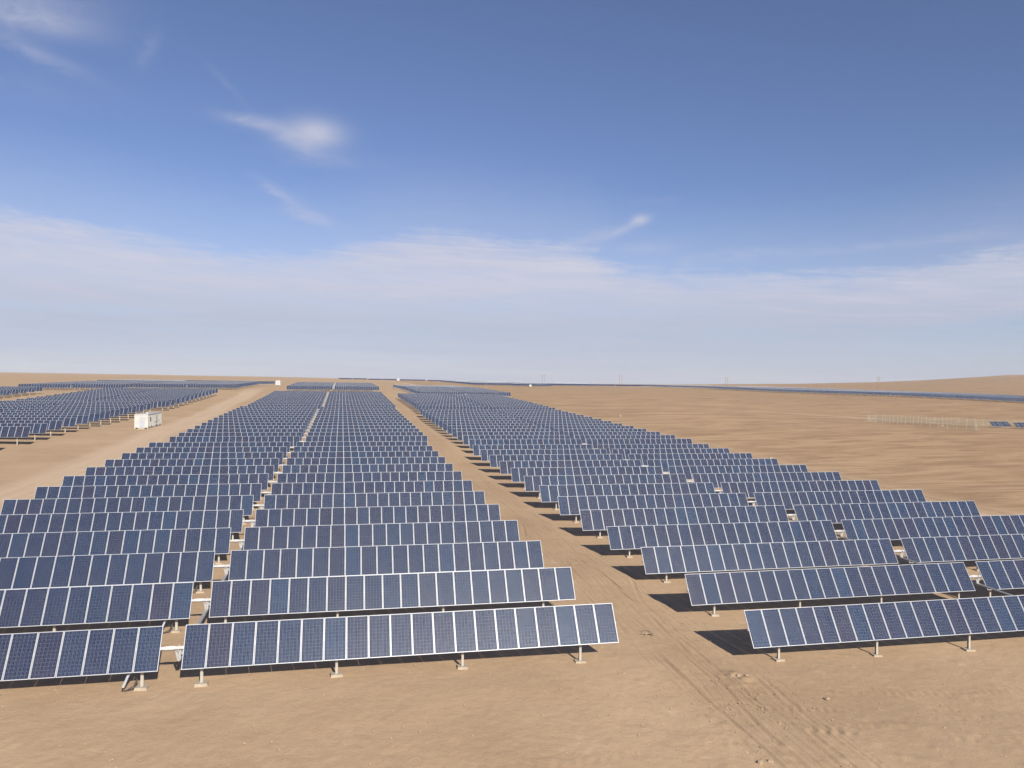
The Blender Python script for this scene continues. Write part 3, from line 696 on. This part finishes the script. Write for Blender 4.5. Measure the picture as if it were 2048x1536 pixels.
# ------------------------------------------------------------------ cable conduits under the near left rows
def conduit(k, label):
    X, Y, a, b, c, zx, n, gl, gr = BL['c1']
    xc = X - GAP/2 - 1.05; yc = Y+k*P-.52
    zt = a+b*k - CH/2*ST + H0; g = hg1(xc-.2, yc+.0)
    root = bpy.data.objects.new('cable_conduit', None); col.objects.link(root); root.location = (xc-.35, yc-.15, g); tag(root, label, 'cable conduit', 'cable conduits beside the row posts')
    m_ = MB(); m_.tube([(.55, .5, zt-g-.35), (.1, .06, .62), (.0, .0, .35)], .055, 8); obj('pipe', m_.mesh('pipe', (M_grey,)), root)
    m_ = MB(); m_.tube([(.0, 0, .36), (-.07, -.04, .20)], .07, 8); obj('cap', m_.mesh('cap', (M_post,)), root)
    m_ = MB()
    for r_ in (.0, .1): m_.tube([(-.07, -.04, .22), (-.10, -.05, .06), (.1, 0, .03+r_*.3), (.35, .02, .10+r_), (.48, .1, .4+r_)], .022, 6)
    obj('cable', m_.mesh('cable', (M_dark,)), root)
conduit(0, 'dark looped cable and grey pipe beside the nearest left row end post')
conduit(1, 'dark cable and grey pipe under the second central row, at the gap')
conduit(2, 'dark cable and grey pipe under the third central row, at the gap')

# ------------------------------------------------------------------ stones, sticks, scrap
def rock_mesh(name, r, seed, mat=None):
    rg = random.Random(seed); vs = []; fs = []
    n, mth = 9, 6
    for i in range(mth+1):
        ph = math.pi*i/mth
        for j in range(n):
            t = 2*math.pi*j/n; q = r*(1+rg.uniform(-.22, .22)) if 0 < i < mth else r*.9
            vs.append((q*math.sin(ph)*math.cos(t)*1.2, q*math.sin(ph)*math.sin(t), q*math.cos(ph)*.7))
    for i in range(mth):
        for j in range(n):
            j2 = (j+1) % n; fs.append((i*n+j, (i+1)*n+j, (i+1)*n+j2, i*n+j2))
    return mesh(name, vs, fs, (mat or M_rock,))
STN = [((13.3, 34.9), .07, 'small pale stone lying alone before the front rows, left of the track'), ((21.9, 31.6), .10, 'pale stone beside the tread marks below the right field'),
       ((15.5, 26.4), .11, 'larger of two yellowish stones at the bottom edge beside the track'), ((15.95, 26.45), .09, 'smaller of two yellowish stones at the bottom edge beside the track'),
       ((72.3, 121.4), .32, 'pale boulder on the plain beyond the right service road'), ((82.5, 223.4), .36, 'pale lump on the plain near the far end of the right field'),
       ((68.0, 159.9), .35, 'reddish lump at the edge of the right service road'), ((158.5, 180.5), .4, 'bright yellowish block lying inside the fenced enclosure'), ((-3.4, 30.6), .05, 'tiny white pebble on the smooth sand at lower left centre')]
for i, ((x, y), r, lb) in enumerate(STN):
    tag(obj('stone', rock_mesh('stone', r, i), None, (x, y, hg1(x, y)+r*.35)), lb, 'stone', 'loose stones on the sand')
x, y = 18.9, 34.4
for i, (dx, dy, r, lb) in enumerate(((-.25, .1, .08, 'leftmost clod of the small earth heap on the tyre track'), (.1, .05, .10, 'biggest clod of the small earth heap on the tyre track'), (.5, 0, .07, 'rightmost clod of the small earth heap on the tyre track'))):
    tag(obj('clod', rock_mesh('clod', r, 50+i), None, (x+dx, y+dy, hg1(x, y)+.06)), lb, 'clod', 'clods on the track')
# pebbles
m_ = MB(); rg = random.Random(5)
for i in range(5200):
    x = rg.uniform(-15, 40); y = 22 + 38*rg.random()**1.3
    if rg.random() < .35: x = rg.gauss(18, 2.0)
    r = rg.choice((.012, .018, .018, .025, .04)) * rg.uniform(.7, 1.3)
    z = hg1(x, y) if i % 1 == 0 else 0
    b = len(m_.v); 
    for q in ((1, 0, 0), (0, 1, 0), (-1, 0, 0), (0, -1, 0), (0, 0, .8), (0, 0, -.8)):
        m_.v.append((x+q[0]*r*rg.uniform(.7, 1.4), y+q[1]*r*rg.uniform(.7, 1.3), z+.01+q[2]*r))
    for f in ((0, 1, 4), (1, 2, 4), (2, 3, 4), (3, 0, 4), (1, 0, 5), (2, 1, 5), (3, 2, 5), (0, 3, 5)): m_.f.append(tuple(b+q for q in f)); m_.m.append(0)
tag(obj('pebbles', m_.mesh('pebbles', (M_rock,))), 'small pebbles strewn over the sand in the foreground', 'pebbles', None, 'stuff')
def sticks(x, y, n, sz, seed, label):
    rg = random.Random(seed); g = hg1(x, y); m_ = MB()
    for i in range(n):
        a = rg.uniform(0, math.pi); L = sz*rg.uniform(.5, 1); cx_, cy_ = rg.uniform(-.2, .2)*sz, rg.uniform(-.2, .2)*sz
        z1, z2 = rg.uniform(.0, .12), rg.uniform(.03, .3 if i % 3 == 0 else .1)
        m_.bar((cx_-L/2*math.cos(a), cy_-L/2*math.sin(a), z1), (cx_+L/2*math.cos(a), cy_+L/2*math.sin(a), z2), .03, .025)
    tag(obj('wood_scrap', m_.mesh('wood_scrap', (M_rock,)), None, (x, y, g)), label, 'wood scrap', 'wood scraps')
sticks(16.8, 40.4, 9, .85, 3, 'tangle of pale sticks on the track right of the nearest row end')
sticks(17.2, 55.8, 5, .9, 4, 'few pale sticks on the track beside the second central row')
sticks(13.6, 67.5, 4, .8, 6, 'faint pale sticks by the end of the fifth central row')
g = hg1(68.1, 103); m_ = MB(); m_.bar((-1.0, 0, .08), (1.0, .2, .1), .35, .12); m_.bar((-1.0, -.5, .05), (-.2, .3, .3), .3, .12)
tag(obj('plank', m_.mesh('plank', (M_rock,)), None, (68.1, 103, g)), 'pale broken plank beside the right service road', 'plank')

# ------------------------------------------------------------------ thin desert haze
hm = bpy.data.materials.new('haze'); hm.use_nodes = True; T = NT(hm.node_tree); T.n.clear()
pv_ = T.new('ShaderNodeVolumePrincipled'); pv_.inputs['Color'].default_value = (0.96, 0.97, 1.0, 1); pv_.inputs['Density'].default_value = 0.00006; pv_.inputs['Anisotropy'].default_value = -0.1
ho = T.new('ShaderNodeOutputMaterial'); T.l.new(pv_.outputs[0], ho.inputs['Volume'])
m_ = MB(); zlo = float(GZ.min()) - 1.0; zhi = max(float(GZ.max()), H0+20) + 3
m_.box(((gx[0]+gx[-1])/2, (gy[0]+gy[-1])/2, (zlo+zhi)/2), (gx[-1]-gx[0]+20, gy[-1]-gy[0]+20, zhi-zlo))
tag(obj('haze', m_.mesh('haze', (hm,))), 'thin pale haze over the desert', 'haze', None, 'stuff')
